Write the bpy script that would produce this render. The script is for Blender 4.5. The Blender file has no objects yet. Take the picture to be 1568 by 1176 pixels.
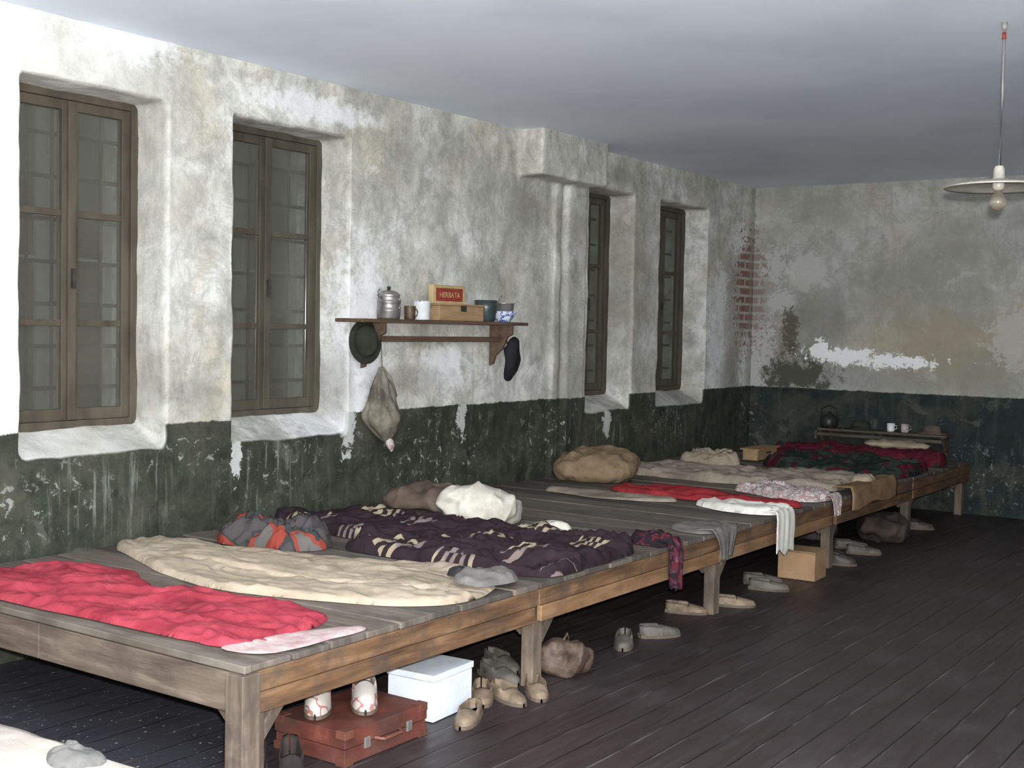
import bpy, math, random
import numpy as np
from mathutils import Vector, Matrix, noise, Euler
random.seed(4)
SC=bpy.context.scene
# ---------------------------------------------------------------- node helpers
def nd(nt,t,ins=None,**props):
    n=nt.nodes.new(t)
    for k,v in props.items(): setattr(n,k,v)
    for k,v in (ins or {}).items():
        s=n.inputs[k]
        if isinstance(v,bpy.types.NodeSocket): nt.links.new(v,s)
        else: s.default_value=v
    return n
def MA(nt,op,a,b=0.0,c=None):
    ins={0:a,1:b}
    if c is not None: ins[2]=c
    return nd(nt,'ShaderNodeMath',ins,operation=op).outputs[0]
def c4(c): return (c[0],c[1],c[2],1.0) if not isinstance(c,bpy.types.NodeSocket) else c
def MX(nt,f,a,b,bt='MIX'):
    return nd(nt,'ShaderNodeMix',{0:f,6:c4(a),7:c4(b)},data_type='RGBA',blend_type=bt).outputs[2]
def NZ(nt,vec,scale,detail=6,rough=.6,dist=0.0):
    return nd(nt,'ShaderNodeTexNoise',{'Vector':vec,'Scale':scale,'Detail':detail,'Roughness':rough,'Distortion':dist}).outputs[0]
def RAMP(nt,f,stops):
    r=nd(nt,'ShaderNodeValToRGB',{0:f}); e=r.color_ramp.elements
    while len(e)<len(stops): e.new(.5)
    for i,(p,c) in enumerate(stops): e[i].position=p; e[i].color=c4(c)
    return r.outputs[0]
def STEP(nt,f,lo,hi):
    return nd(nt,'ShaderNodeMapRange',{0:f,1:lo,2:hi,3:0.0,4:1.0},clamp=True).outputs[0]
def MAPV(nt,vec,scale=(1,1,1),loc=(0,0,0),rot=(0,0,0)):
    return nd(nt,'ShaderNodeMapping',{0:vec,1:loc,2:rot,3:scale}).outputs[0]
def newmat(name):
    m=bpy.data.materials.new(name); m.use_nodes=True
    nt=m.node_tree; nt.nodes.clear()
    out=nd(nt,'ShaderNodeOutputMaterial'); b=nd(nt,'ShaderNodeBsdfPrincipled')
    nt.links.new(b.outputs[0],out.inputs[0])
    return m,nt,b
def fin(nt,b,col,rough,bump=None,bs=.3,bd=.01,metal=0.0,spec=.3):
    for k,v in (('Base Color',c4(col)),('Roughness',rough),('Metallic',metal),('Specular IOR Level',spec)):
        if isinstance(v,bpy.types.NodeSocket): nt.links.new(v,b.inputs[k])
        else: b.inputs[k].default_value=v
    if bump is not None:
        bn=nd(nt,'ShaderNodeBump',{'Strength':bs,'Distance':bd,'Height':bump}); nt.links.new(bn.outputs[0],b.inputs['Normal'])
def mk(name,stops,scale=8,rough=.8,stretch=(1,1,1),detail=6,bs=.3,bd=.005,metal=0.0,spec=.3,bscale=None,dist=0.0,spots=0):
    m,nt,b=newmat(name)
    v=nd(nt,'ShaderNodeTexCoord').outputs['Object']; v2=MAPV(nt,v,stretch)
    f=NZ(nt,v2,scale,detail,.6,dist); col=RAMP(nt,f,stops)
    if spots:
        s=STEP(nt,NZ(nt,v,5,8,.65),.48,.62)
        col=MX(nt,MA(nt,'MULTIPLY',s,spots),col,(.05,.04,.034))
    g=NZ(nt,v2,bscale or scale*4,4,.6)
    fin(nt,b,col,rough,g,bs,bd,metal,spec); return m
def two(name,c1,c2,**k): return mk(name,[(.35,c1),(.65,c2)],**k)
def weave(name,c1,c2,scale=6,bs=.25):
    m,nt,b=newmat(name)
    v=nd(nt,'ShaderNodeTexCoord').outputs['Object']
    col=RAMP(nt,NZ(nt,v,scale,8,.65),[(.35,c1),(.65,c2)])
    g=MA(nt,'ADD',NZ(nt,v,180,2,.5),MA(nt,'MULTIPLY',NZ(nt,v,22,4,.6),2.0))
    fin(nt,b,col,.95,g,bs,.006,0,.1); return m

# ---------------------------------------------------------------- room materials
def ell(nt,pos,c,r,nz,amp=1.1,soft=.12):
    d=nd(nt,'ShaderNodeVectorMath',{0:pos,1:c},operation='SUBTRACT').outputs[0]
    d=nd(nt,'ShaderNodeVectorMath',{0:d,1:r},operation='DIVIDE').outputs[0]
    l=nd(nt,'ShaderNodeVectorMath',{0:d},operation='LENGTH').outputs['Value']
    f=MA(nt,'ADD',MA(nt,'SUBTRACT',1.0,l),MA(nt,'MULTIPLY',MA(nt,'SUBTRACT',nz,.5),amp*3))
    return STEP(nt,f,0.0,soft)
def wall_material():
    m,nt,b=newmat('stained_plaster_green_dado')
    pos=nd(nt,'ShaderNodeNewGeometry').outputs['Position']
    xyz=nd(nt,'ShaderNodeSeparateXYZ',{0:pos}); X,Y,Z=xyz.outputs
    n1=NZ(nt,pos,1.3,8,.6,.4); n2=NZ(nt,pos,4.5,12,.68,.3); n3=NZ(nt,pos,22,8,.65)
    n4=NZ(nt,MAPV(nt,pos,loc=(7,3,9)),2.2,9,.62,.6); n5=NZ(nt,MAPV(nt,pos,loc=(2,13,5)),8,12,.74,.2)
    n6=NZ(nt,MAPV(nt,pos,loc=(4,1,15)),17,12,.72,.5); n7=NZ(nt,MAPV(nt,pos,loc=(14,11,3)),3.1,12,.7,.9)
    nv=NZ(nt,MAPV(nt,pos,(6,6,.8)),2.0,6,.6); nw=NZ(nt,MAPV(nt,pos,(16,16,.9)),2.0,7,.65)
    pl=RAMP(nt,n1,[(.34,(.38,.38,.335)),(.47,(.53,.525,.475)),(.6,(.69,.69,.65))])
    pl=MX(nt,MA(nt,'MULTIPLY',STEP(nt,n2,.52,.36),.65),pl,(.28,.28,.245))
    pl=MX(nt,MA(nt,'MULTIPLY',STEP(nt,n4,.54,.68),.5),pl,(.50,.44,.31))
    pl=MX(nt,MA(nt,'MULTIPLY',STEP(nt,n4,.46,.34),.5),pl,(.30,.31,.28))
    pl=MX(nt,MA(nt,'MULTIPLY',STEP(nt,nv,.52,.7),.5),pl,(.30,.29,.245))
    pl=MX(nt,MA(nt,'MULTIPLY',STEP(nt,n5,.50,.36),.45),pl,(.24,.24,.21))
    pl=MX(nt,MA(nt,'MULTIPLY',MA(nt,'MULTIPLY',STEP(nt,n7,.50,.46),STEP(nt,n7,.42,.46)),.40),pl,(.27,.265,.23))
    pl=MX(nt,MA(nt,'MULTIPLY',STEP(nt,n7,.60,.64),.45),pl,(.36,.35,.31))
    pl=MX(nt,MA(nt,'MULTIPLY',STEP(nt,n2,.58,.68),.55),pl,(.80,.81,.79))
    pl=MX(nt,STEP(nt,Y,4.5,3.1),pl,MX(nt,.6,pl,(.80,.79,.75)))  # near end whitened: flash brightness put into the plaster colour
    for c,r in (((0,5.75,1.5),(.3,.25,.75)),((0,6.55,1.33),(.3,.35,.2)),((0,5.45,1.0),(.5,.3,.25)),((0,10.75,1.5),(.3,.3,.8)),((0,4.0,3.0),(.3,.4,.15)),((0,5.3,2.85),(.3,.6,.1))):
        pl=MX(nt,MA(nt,'MULTIPLY',ell(nt,pos,c,r,n5,.9,.5),.65),pl,(.82,.84,.86))
    gy=MX(nt,n3,(.12,.115,.10),(.32,.30,.265))
    for c,r in (((0,11.2,1.9),(.75,.6,.8)),((.3,11.5,1.4),(.5,.3,.5)),((0,8.9,2.85),(.2,.25,.10)),((.1,8.2,2.3),(.2,.3,.35)),((0,11.0,1.2),(.4,.3,.3)),((0,8.0,1.2),(.4,.14,1.0)),((0,9.2,2.0),(.6,.35,.9)),((0,7.6,2.5),(.2,.4,.2)),((0,6.2,1.25),(.2,.5,.12)),((-.15,4.3,1.3),(.3,.12,.4)),((-.15,5.6,1.2),(.3,.1,.3)),((0,4.45,1.2),(.2,.25,.12))):
        pl=MX(nt,MA(nt,'MULTIPLY',ell(nt,pos,c,r,n5,.9,.6),.55),pl,gy)
    for c,r in (((0,11.45,1.35),(.25,.22,.7)),((0.15,11.5,2.25),(.25,.2,.2)),((0,11.2,2.5),(.2,.2,.2)),((.3,11.5,1.9),(.2,.2,.12)),((0,10.8,1.9),(.2,.12,.3))):
        pl=MX(nt,MA(nt,'MULTIPLY',ell(nt,pos,c,r,n6,1.4,.2),.85),pl,(.68,.69,.69))
    bv=nd(nt,'ShaderNodeCombineXYZ',{0:MA(nt,'ADD',X,Y),1:Z,2:0.0}).outputs[0]
    br=nd(nt,'ShaderNodeTexBrick',{'Vector':bv,'Color1':(.24,.10,.075,1),'Color2':(.16,.075,.06,1),'Mortar':(.42,.39,.35,1),'Scale':1.0,'Mortar Size':.016,'Brick Width':.26,'Row Height':.085,'Mortar Smooth':.4})
    mb=ell(nt,pos,(0,11.40,2.0),(.16,.28,.55),n6,1.5)
    pl=MX(nt,MA(nt,'MULTIPLY',mb,.9),pl,br.outputs[0])
    # back wall: damp plaster, dimness of the far end painted into its colour
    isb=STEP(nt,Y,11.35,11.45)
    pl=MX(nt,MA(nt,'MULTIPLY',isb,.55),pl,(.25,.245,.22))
    for c,r,k,cc in (((2.0,11.5,1.5),(1.2,.3,.42),.55,(.32,.27,.165)),((2.6,11.5,1.25),(.9,.3,.3),.55,(.22,.215,.19)),((1.4,11.5,2.0),(.5,.3,.35),.35,(.20,.20,.17)),((2.4,11.5,2.5),(.7,.3,.3),.3,(.22,.22,.20)),((.7,11.5,1.75),(.35,.3,.45),.5,(.17,.17,.15)),((1.2,11.5,1.2),(.8,.3,.16),.5,(.22,.22,.20))):
        pl=MX(nt,MA(nt,'MULTIPLY',ell(nt,pos,c,r,n7,.8,.5),k),pl,cc)
    pl=MX(nt,MA(nt,'MULTIPLY',ell(nt,pos,(.48,11.5,1.18),(.42,.3,.24),n5,1.3,.45),.9),pl,(.055,.055,.042))
    pl=MX(nt,MA(nt,'MULTIPLY',ell(nt,pos,(.40,11.5,1.60),(.10,.3,.26),n6,1.5,.4),.85),pl,(.08,.075,.05))
    for c,r in (((.95,11.5,1.38),(.36,.3,.075)),((1.4,11.5,1.35),(.42,.3,.065)),((.72,11.5,1.44),(.12,.3,.09))):
        pl=MX(nt,ell(nt,pos,c,r,n6,1.7,.15),pl,(.82,.83,.82))
    pl=MX(nt,MA(nt,'MULTIPLY',ell(nt,pos,(2.6,11.5,1.6),(.35,.3,.3),n5,.8),.6),pl,(.48,.47,.44))
    pl=MX(nt,MA(nt,'MULTIPLY',ell(nt,pos,(.55,11.5,2.2),(.22,.3,.22),n5,.9,.3),.5),pl,(.52,.52,.49))
    # green dado
    g1=MX(nt,STEP(nt,n2,.35,.65),(.017,.022,.015),(.045,.052,.034))
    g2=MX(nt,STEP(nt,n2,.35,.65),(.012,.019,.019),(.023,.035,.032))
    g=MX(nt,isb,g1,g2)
    g=MX(nt,MA(nt,'MULTIPLY',STEP(nt,n4,.46,.64),.6),g,(.080,.076,.058))
    g=MX(nt,MA(nt,'MULTIPLY',STEP(nt,nv,.54,.66),.35),g,(.090,.095,.076))
    g=MX(nt,MA(nt,'MULTIPLY',STEP(nt,n5,.50,.36),.6),g,(.013,.015,.011))
    g=MX(nt,MA(nt,'MULTIPLY',STEP(nt,n7,.57,.63),.5),g,(.10,.108,.088))
    chips=STEP(nt,n6,.575,.61)
    for c,r,k in (((0,5.62,.95),(.2,.16,.35),.9),((0,6.5,.72),(.2,.7,.40),.8),((0,7.9,.8),(.2,.6,.35),.7),((0,3.5,.72),(.2,.5,.25),.6),((0,5.0,.75),(.2,.5,.3),.6),((0,4.35,.90),(.2,.4,.12),.6),((0,11.4,.75),(.2,.25,.5),.9),((2.2,11.5,.3),(.6,.2,.4),.5),((0,9.6,.8),(.2,.8,.3),.5)):
        g=MX(nt,MA(nt,'MULTIPLY',MA(nt,'MULTIPLY',ell(nt,pos,c,r,n5,.8,.7),chips),k),g,(.36,.39,.35))
    streak=STEP(nt,nw,.55,.64)
    for c,r in (((0,3.9,.75),(.2,.5,.3)),((0,5.0,.75),(.2,.35,.3)),((0,8.75,.78),(.2,.35,.3)),((0,8.05,.8),(.2,.2,.35)),((0,10.0,.8),(.2,.4,.3))):
        g=MX(nt,MA(nt,'MULTIPLY',MA(nt,'MULTIPLY',ell(nt,pos,c,r,n5,.3,.8),streak),.6),g,(.24,.26,.23))
    # plaster that dripped onto the paint
    for c,r in (((0,5.62,1.0),(.2,.06,.22)),((0,6.75,.98),(.2,.05,.14)),((0,4.72,.88),(.2,.04,.16)),((0,8.72,.86),(.2,.06,.14))):
        g=MX(nt,MA(nt,'MULTIPLY',ell(nt,pos,c,r,n6,1.3,.1),.85),g,(.50,.52,.50))
    zl=MA(nt,'ADD',Z,MA(nt,'MULTIPLY',MA(nt,'SUBTRACT',n5,.5),.05))
    mg=MA(nt,'MULTIPLY',STEP(nt,zl,1.066,1.058),STEP(nt,X,-.022,-.010))
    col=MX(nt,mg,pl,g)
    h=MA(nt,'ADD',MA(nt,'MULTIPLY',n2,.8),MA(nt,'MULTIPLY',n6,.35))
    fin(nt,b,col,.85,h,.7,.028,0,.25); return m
def floor_material():
    m,nt,b=newmat('dark_floorboards')
    pos=nd(nt,'ShaderNodeNewGeometry').outputs['Position']
    X,Y,Z=nd(nt,'ShaderNodeSeparateXYZ',{0:pos}).outputs
    u=MA(nt,'DIVIDE',X,.135); k=MA(nt,'FLOOR',u); fr=MA(nt,'FRACT',u)
    rnd=nd(nt,'ShaderNodeTexWhiteNoise',{'W':k},noise_dimensions='1D').outputs[0]
    g=NZ(nt,MAPV(nt,pos,(14,1.2,1)),2.2,8,.65); d=NZ(nt,pos,1.6,8,.6)
    col=MX(nt,g,(.010,.007,.007),(.046,.034,.034))
    col=MX(nt,MA(nt,'MULTIPLY',rnd,.35),col,(.038,.029,.028))
    col=MX(nt,MA(nt,'MULTIPLY',STEP(nt,d,.5,.7),.4),col,(.07,.062,.063))
    bluish=ell(nt,pos,(.8,3.2,0),(1.3,.9,.3),d,.7,.4)  # bluish floor patch with pale specks inside it
    col=MX(nt,MA(nt,'MULTIPLY',bluish,.5),col,(.035,.042,.055))
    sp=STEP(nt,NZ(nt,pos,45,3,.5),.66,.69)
    col=MX(nt,MA(nt,'MULTIPLY',MA(nt,'MULTIPLY',sp,bluish),.8),col,(.4,.4,.45))
    gap=STEP(nt,MA(nt,'ABSOLUTE',MA(nt,'SUBTRACT',fr,.5)),.47,.49)
    col=MX(nt,gap,col,(.004,.004,.004))
    edge=MA(nt,'MULTIPLY',STEP(nt,fr,.10,.03),MA(nt,'MULTIPLY',STEP(nt,g,.50,.60),.5))
    col=MX(nt,edge,col,(.20,.18,.17))
    h=MA(nt,'SUBTRACT',MA(nt,'MULTIPLY',g,.3),gap)
    fin(nt,b,col,STEP(nt,g,-.2,1.3),h,.5,.006,0,.35); return m
def ceiling_material():
    m,nt,b=newmat('blue_white_limewash')
    pos=nd(nt,'ShaderNodeNewGeometry').outputs['Position']
    n=NZ(nt,pos,.8,6,.5,.3); n2=NZ(nt,MAPV(nt,pos,(1,.3,1)),2.0,6,.6)
    col=RAMP(nt,n,[(.3,(.74,.81,.94)),(.7,(.84,.90,.99))])
    col=MX(nt,MA(nt,'MULTIPLY',STEP(nt,n2,.5,.7),.15),col,(.64,.70,.80))
    col=MX(nt,MA(nt,'MULTIPLY',STEP(nt,n,.52,.40),.15),col,(.55,.60,.66))
    fin(nt,b,col,.6,n2,.15,.02,0,.4); return m
WALL=wall_material(); FLOOR=floor_material(); CEIL=ceiling_material()

# ---------------------------------------------------------------- mesh builder
class B:
    def __init__(s): s.v=[];s.f=[];s.m=[];s.sm=[]
    def add(s,vs,fs,mi=0,smooth=False):
        o=len(s.v); s.v+= [tuple(v) for v in vs]
        for f in fs: s.f.append([i+o for i in f]); s.m.append(mi); s.sm.append(smooth)
    def box(s,a,b,mi=0,M=None):
        v=[Vector((x,y,z)) for x in(a[0],b[0]) for y in (a[1],b[1]) for z in (a[2],b[2])]
        if M is not None: v=[M@q for q in v]
        s.add(v,[(0,1,3,2),(4,6,7,5),(0,4,5,1),(2,3,7,6),(0,2,6,4),(1,5,7,3)],mi)
    def beam(s,p0,p1,w,t,mi=0,up=(0,0,1)):
        p0=Vector(p0);p1=Vector(p1);d=(p1-p0);L=d.length;d.normalize()
        r=d.cross(Vector(up)); r=r.normalized() if r.length>1e-4 else Vector((1,0,0)); u=r.cross(d)
        M=Matrix(((r.x,u.x,d.x,p0.x),(r.y,u.y,d.y,p0.y),(r.z,u.z,d.z,p0.z),(0,0,0,1)))
        s.box((-w/2,-t/2,0),(w/2,t/2,L),mi,M)
    def grid(s,P,mi=0,smooth=True,cu=False,cv=False):
        nu=len(P);nv=len(P[0]);vs=[q for r in P for q in r];fs=[]
        for i in range(nu if cu else nu-1):
            for j in range(nv if cv else nv-1):
                a=i*nv+j;b_=i*nv+(j+1)%nv;c=((i+1)%nu)*nv+(j+1)%nv;d=((i+1)%nu)*nv+j
                fs.append((a,d,c,b_))
        s.add(vs,fs,mi,smooth)
    def lathe(s,prof,M,n=28,mi=0,smooth=True):
        P=[[M@Vector((r*math.cos(2*math.pi*j/n),r*math.sin(2*math.pi*j/n),z)) for j in range(n)] for r,z in prof]
        P=[list(reversed(r)) for r in P]
        s.grid(P,mi,smooth,cv=True)
    def tube(s,path,r,n=8,mi=0,closed=False):
        path=[Vector(p) for p in path];P=[]
        for i,p in enumerate(path):
            a=path[max(i-1,0)];b_=path[min(i+1,len(path)-1)];d=(b_-a).normalized()
            u=d.cross(Vector((0,0,1)))
            if u.length<1e-3: u=d.cross(Vector((1,0,0)))
            u.normalize();w=d.cross(u)
            rr=r(i/(len(path)-1)) if callable(r) else r
            P.append([p+u*rr*math.cos(2*math.pi*j/n)+w*rr*math.sin(2*math.pi*j/n) for j in range(n)])
        s.grid(P,mi,True,cv=True)
        s.add(P[0],[tuple(range(n))],mi);s.add(P[-1],[tuple(reversed(range(n)))],mi)
    def prism(s,poly,axis,a,b,mi=0):
        def mkp(u,v,w):
            return {0:(w,u,v),1:(u,w,v),2:(u,v,w)}[axis]
        n=len(poly);vs=[mkp(u,v,a) for u,v in poly]+[mkp(u,v,b) for u,v in poly]
        s.add(vs,[tuple(range(n)),tuple(reversed(range(n,2*n)))]+[(i,i+n,(i+1)%n+n,(i+1)%n) for i in range(n)],mi)
    def obj(s,name,mats,bevel=0,seg=2):
        me=bpy.data.meshes.new(name); me.from_pydata(s.v,[],s.f); 
        for m in mats: me.materials.append(m)
        me.polygons.foreach_set('material_index',s.m); me.polygons.foreach_set('use_smooth',s.sm)
        import bmesh
        bm=bmesh.new();bm.from_mesh(me);bmesh.ops.remove_doubles(bm,verts=bm.verts,dist=1e-5);bmesh.ops.recalc_face_normals(bm,faces=bm.faces);bm.to_mesh(me);bm.free()
        o=bpy.data.objects.new(name,me);SC.collection.objects.link(o)
        if bevel:
            md=o.modifiers.new('bevel','BEVEL');md.width=bevel;md.segments=seg;md.limit_method='ANGLE';md.angle_limit=.7
        return o
def T(x,y,z,rz=0,rx=0,ry=0,s=1): return Matrix.Translation((x,y,z))@Euler((rx,ry,rz)).to_matrix().to_4x4()@Matrix.Diagonal((s,s,s,1))

# ---------------------------------------------------------------- room shell
WIN=[(3.40,4.23),(4.68,5.61),(8.38,9.09),(9.55,10.47)]
WT=2.72
b=B(); Y0,Y1=-2.2,11.9
prev=Y0
for a,c in WIN:
    b.box((-.55,prev,-.05),(0,a,3.08)); prev=c
    b.box((-.55,a-.05,WT),(0,c+.05,3.08))
    b.box((-.55,a-.05,-.05),(0,c+.05,.90))
    b.prism([(-.55,.88),(0,.88),(0,.93),(-.25,1.055),(-.55,1.055)],1,a-.03,c+.03)
b.box((-.55,prev,-.05),(0,Y1,3.08))
b.box((-.1,7.38,2.69),(.21,8.30,3.08)); b.box((-.1,8.02,-.05),(.035,8.30,2.75))
b.box((-.05,7.86,-.05),(.022,7.95,2.75))
wl=b.obj('wall_left',[WALL])
md=wl.modifiers.new('r','REMESH');md.mode='VOXEL';md.voxel_size=.018;md.use_smooth_shade=True
md=wl.modifiers.new('s','SMOOTH');md.iterations=1;md.factor=.5
tx=bpy.data.textures.new('plaster_lumps','CLOUDS');tx.noise_scale=.28;tx.noise_depth=4
md=wl.modifiers.new('d','DISPLACE');md.texture=tx;md.strength=.028;md.mid_level=.6;md.texture_coords='GLOBAL'
b=B();b.box((0,11.5,-.05),(6.8,11.8,3.08)); b.obj('wall_back',[WALL])
b=B();b.box((6.6,-2.2,-.05),(6.8,11.5,3.08)); b.obj('wall_right',[WALL])
b=B();b.box((0,-2.4,-.05),(6.6,-2.2,3.08)); b.obj('wall_rear',[WALL])
b=B();b.box((-.02,-2.4,-.1),(6.8,11.8,0)); b.obj('floor',[FLOOR])
b=B();b.box((-.4,-2.4,3.02),(6.8,11.8,3.12)); b.obj('ceiling',[CEIL])

# ---------------------------------------------------------------- windows
PAINT=mk('old_olive_paint',[(.3,(.040,.034,.024)),(.7,(.088,.076,.055))],scale=9,rough=.6,stretch=(1,1,.3),bs=.2)
PALE=mk('weathered_pale_paint',[(.3,(.20,.20,.18)),(.7,(.36,.35,.32))],scale=9,rough=.7,stretch=(1,1,.3),bs=.2)
IRON=two('grille_iron',(.02,.018,.016),(.05,.045,.04),scale=30,rough=.7)
def glassmat():
    m=bpy.data.materials.new('dirty_window_glass');m.use_nodes=True;nt=m.node_tree;nt.nodes.clear()
    v=nd(nt,'ShaderNodeTexCoord').outputs['Object'];f=NZ(nt,v,2,8,.6)
    tr=nd(nt,'ShaderNodeBsdfTransparent',{0:(.85,.88,.85,1)}).outputs[0]
    df=nd(nt,'ShaderNodeBsdfDiffuse',{0:(.15,.145,.125,1)}).outputs[0]
    gl=nd(nt,'ShaderNodeBsdfGlossy',{0:(.8,.8,.8,1),1:.12}).outputs[0]
    m1=nd(nt,'ShaderNodeMixShader',{0:MA(nt,'MULTIPLY',f,.6),1:tr,2:df}).outputs[0]
    m2=nd(nt,'ShaderNodeMixShader',{0:.05,1:m1,2:gl}).outputs[0]
    o=nd(nt,'ShaderNodeOutputMaterial',{0:m2});return m
GLASS=glassmat()
for i,(a,c) in enumerate(WIN):
    b=B(); z0,z1=1.03,WT+.02; a1,c1=a-.02,c+.02; H=z1-z0; xm=-.28
    def bar(y0,y1,q0,q1,x=xm,d=.045,mi=0): b.box((x-d/2,y0,q0),(x+d/2,y1,q1),mi)
    fw=.055
    bar(a1,a1+fw,z0,z1,d=.08);bar(c1-fw,c1,z0,z1,d=.08);bar(a1+fw,c1-fw,z0,z0+.055,d=.076);bar(a1+fw,c1-fw,z1-.055,z1,d=.076)
    mid=(a1+c1)/2+.02
    for (l,r) in ((a1+fw+.001,mid-.001),(mid+.001,c1-fw-.001)):
        sw=.045
        bar(l,l+sw,z0+.056,z1-.056);bar(r-sw,r,z0+.056,z1-.056);bar(l+sw,r-sw,z0+.056,z0+.115,d=.043);bar(l+sw,r-sw,z1-.105,z1-.056,d=.043)
        for q in (z1-.36*H,z1-.68*H): bar(l+sw,r-sw,q-.016,q+.016,d=.03)
        b.box((xm-.003,l+sw,z0+.1),(xm+.001,r-sw,z1-.1),2)
    bar(mid-.022,mid+.022,z0+.06,z1-.06,x=xm+.034,d=.02)
    b.box((xm+.045,mid-.01,1.75),(xm+.065,mid+.01,1.85),1)
    for k in range(1,6):
        y=a1+(c1-a1)*k/6; b.tube([(-.38,y,z0),(-.38,y,z1)],.010,6,1)
    for k in range(1,8):
        q=z0+(z1-z0)*k/8; b.box((-.386,a1,q-.010),(-.374,c1,q+.010),1)
    for (l,r) in ((a1,mid-.001),(mid+.001,c1)):
        bar(l,l+.06,z0,z1,x=-.47,d=.04,mi=3);bar(r-.06,r,z0,z1,x=-.47,d=.04,mi=3)
        for q in ((l+.06,r-.06,z0,z0+.07),(l+.06,r-.06,z1-.07,z1),(l+.06,r-.06,z1-.5*H,z1-.5*H+.03)): bar(*q,x=-.47,d=.036,mi=3)
        b.box((-.472,l+.06,z0+.07),(-.469,r-.06,z1-.07),2)
    b.obj('window_%d'%(i+1),[PAINT,IRON,GLASS,PALE],.003,1)
m,nt,bb=newmat('yard_brick')
pos=nd(nt,'ShaderNodeNewGeometry').outputs['Position'];q=nd(nt,'ShaderNodeSeparateXYZ',{0:pos})
bv=nd(nt,'ShaderNodeCombineXYZ',{0:q.outputs[1],1:q.outputs[2],2:0.0}).outputs[0]
br=nd(nt,'ShaderNodeTexBrick',{'Vector':bv,'Color1':(.34,.18,.12,1),'Color2':(.28,.17,.12,1),'Mortar':(.40,.35,.29,1),'Scale':1.0,'Mortar Size':.012,'Brick Width':.26,'Row Height':.085})
fin(nt,bb,MX(nt,STEP(nt,NZ(nt,pos,.9,5),.45,.55),br.outputs[0],(.36,.35,.31)),.9)
b=B();b.box((-3.3,0,-1),(-3,24,5));b.obj('exterior_brick_building',[m])
b=B();b.box((-3,-2,-1.1),(-.6,24,-1));b.obj('yard_ground',[two('yard_dirt',(.10,.09,.08),(.18,.17,.14))])

# ---------------------------------------------------------------- sleeping platforms
WD=mk('worn_orange_wood',[(.3,(.055,.030,.017)),(.5,(.13,.072,.037)),(.7,(.21,.125,.068))],scale=3,stretch=(6,1,8),rough=.6,bs=.3,bd=.004,dist=.4,spots=.65)
WDX=mk('worn_gray_wood_end',[(.3,(.060,.045,.034)),(.55,(.12,.092,.070)),(.75,(.19,.15,.115))],scale=3,stretch=(1,6,8),rough=.65,bs=.3,bd=.004,dist=.4,spots=.5)
WDZ=mk('worn_leg_wood',[(.3,(.060,.046,.034)),(.55,(.13,.10,.075)),(.75,(.21,.165,.125))],scale=3,stretch=(7,7,1),rough=.7,bs=.3,bd=.004,dist=.4,spots=.65)
WLO=mk('light_lower_wood',[(.3,(.15,.082,.038)),(.55,(.24,.14,.072)),(.75,(.32,.20,.115))],scale=3,stretch=(6,1,8),rough=.6,bs=.2,bd=.003,spots=.35)
DK=[mk('deck_board_%d'%i,[(.3,c1),(.7,c2)],scale=3,stretch=(.9,9,1),rough=.7,bs=.35,bd=.005,dist=.5,spots=.45) for i,(c1,c2) in enumerate([((.062,.052,.043),(.135,.115,.098)),((.080,.064,.050),(.17,.145,.12)),((.044,.038,.033),(.10,.088,.077))])]
JT=[2.80,4.50,6.32,8.10,9.80,11.46]
ZT=.48; XF=2.17
PM=DK+[WD,WDX,WDZ,WLO]
for i in range(5):
    a,c=JT[i]+.006,JT[i+1]-.006
    b=B(); n=9; w=(c-a)/n
    for k in range(n):
        j=random.uniform(-.004,.003)
        b.box((.04,a+k*w+.005,ZT-.026),(XF-.002+j,a+(k+1)*w-.005,ZT+random.uniform(-.004,.001)),random.randrange(3))
    jog=random.uniform(-.006,.006)
    b.box((XF-.035,a,ZT-.10),(XF-.004,c,ZT-.027),3)
    b.box((XF-.032+jog,a+.02,ZT-.175),(XF-.006+jog,c-.01,ZT-.104),6 if i in(1,2) else 3)
    b.box((.06,a,ZT-.15),(XF-.04,a+.03,ZT-.027),4)
    b.box((.06,c-.03,ZT-.15),(XF-.04,c,ZT-.027),4)
    b.box((.05,a+.031,ZT-.15),(.08,c-.031,ZT-.027),4)
    yl=[a+.05]+([c-.06] if i==4 else [])
    for y in yl:
        for x in (XF-.075,.12):
            s=.042 if i==0 else .034
            b.prism([(x-s,y-s),(x+s-.004,y-s),(x+s,y+s),(x-s,y+s)],2,0,ZT-.030,5)
            if x>1:
                b.beam((x-.04,y+.002,.24),(x-.17,y+.002,ZT-.13),.03,.05,5)
                b.beam((x,y+.04,.19),(x,y+.19,ZT-.13),.03,.045,5)
    if i==0:
        b.box((.04,a-.028,ZT-.165),(1.05,a-.001,ZT-.03),4); b.box((1.056,a-.030,ZT-.165),(XF-.075,a-.001,ZT-.03),4)
        b.box((.04,a-.032,ZT-.026),(XF,a+.002,ZT+.001),1)
        b.box((XF-.072,a-.05,0),(XF+.012,a+.03,ZT-.028),5)
    b.obj('sleeping_platform',PM,.004,2)
b=B()
for k in range(8): b.box((.04,.35+k*.2,ZT-.026),(2.95,.35+(k+1)*.2-.006,ZT),k%3)
b.box((.05,1.915,ZT-.17),(2.93,1.948,ZT-.027),4);b.box((2.9,.39,ZT-.17),(2.94,1.91,ZT-.027),3);b.box((.05,.35,ZT-.17),(2.9,.38,ZT-.027),4)
for x in (.1,2.85):
    for y in (.42,1.87): b.box((x-.04,y-.04,0),(x+.04,y+.04,ZT-.028),5)
b.obj('sleeping_platform',PM,.004,2)

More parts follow.
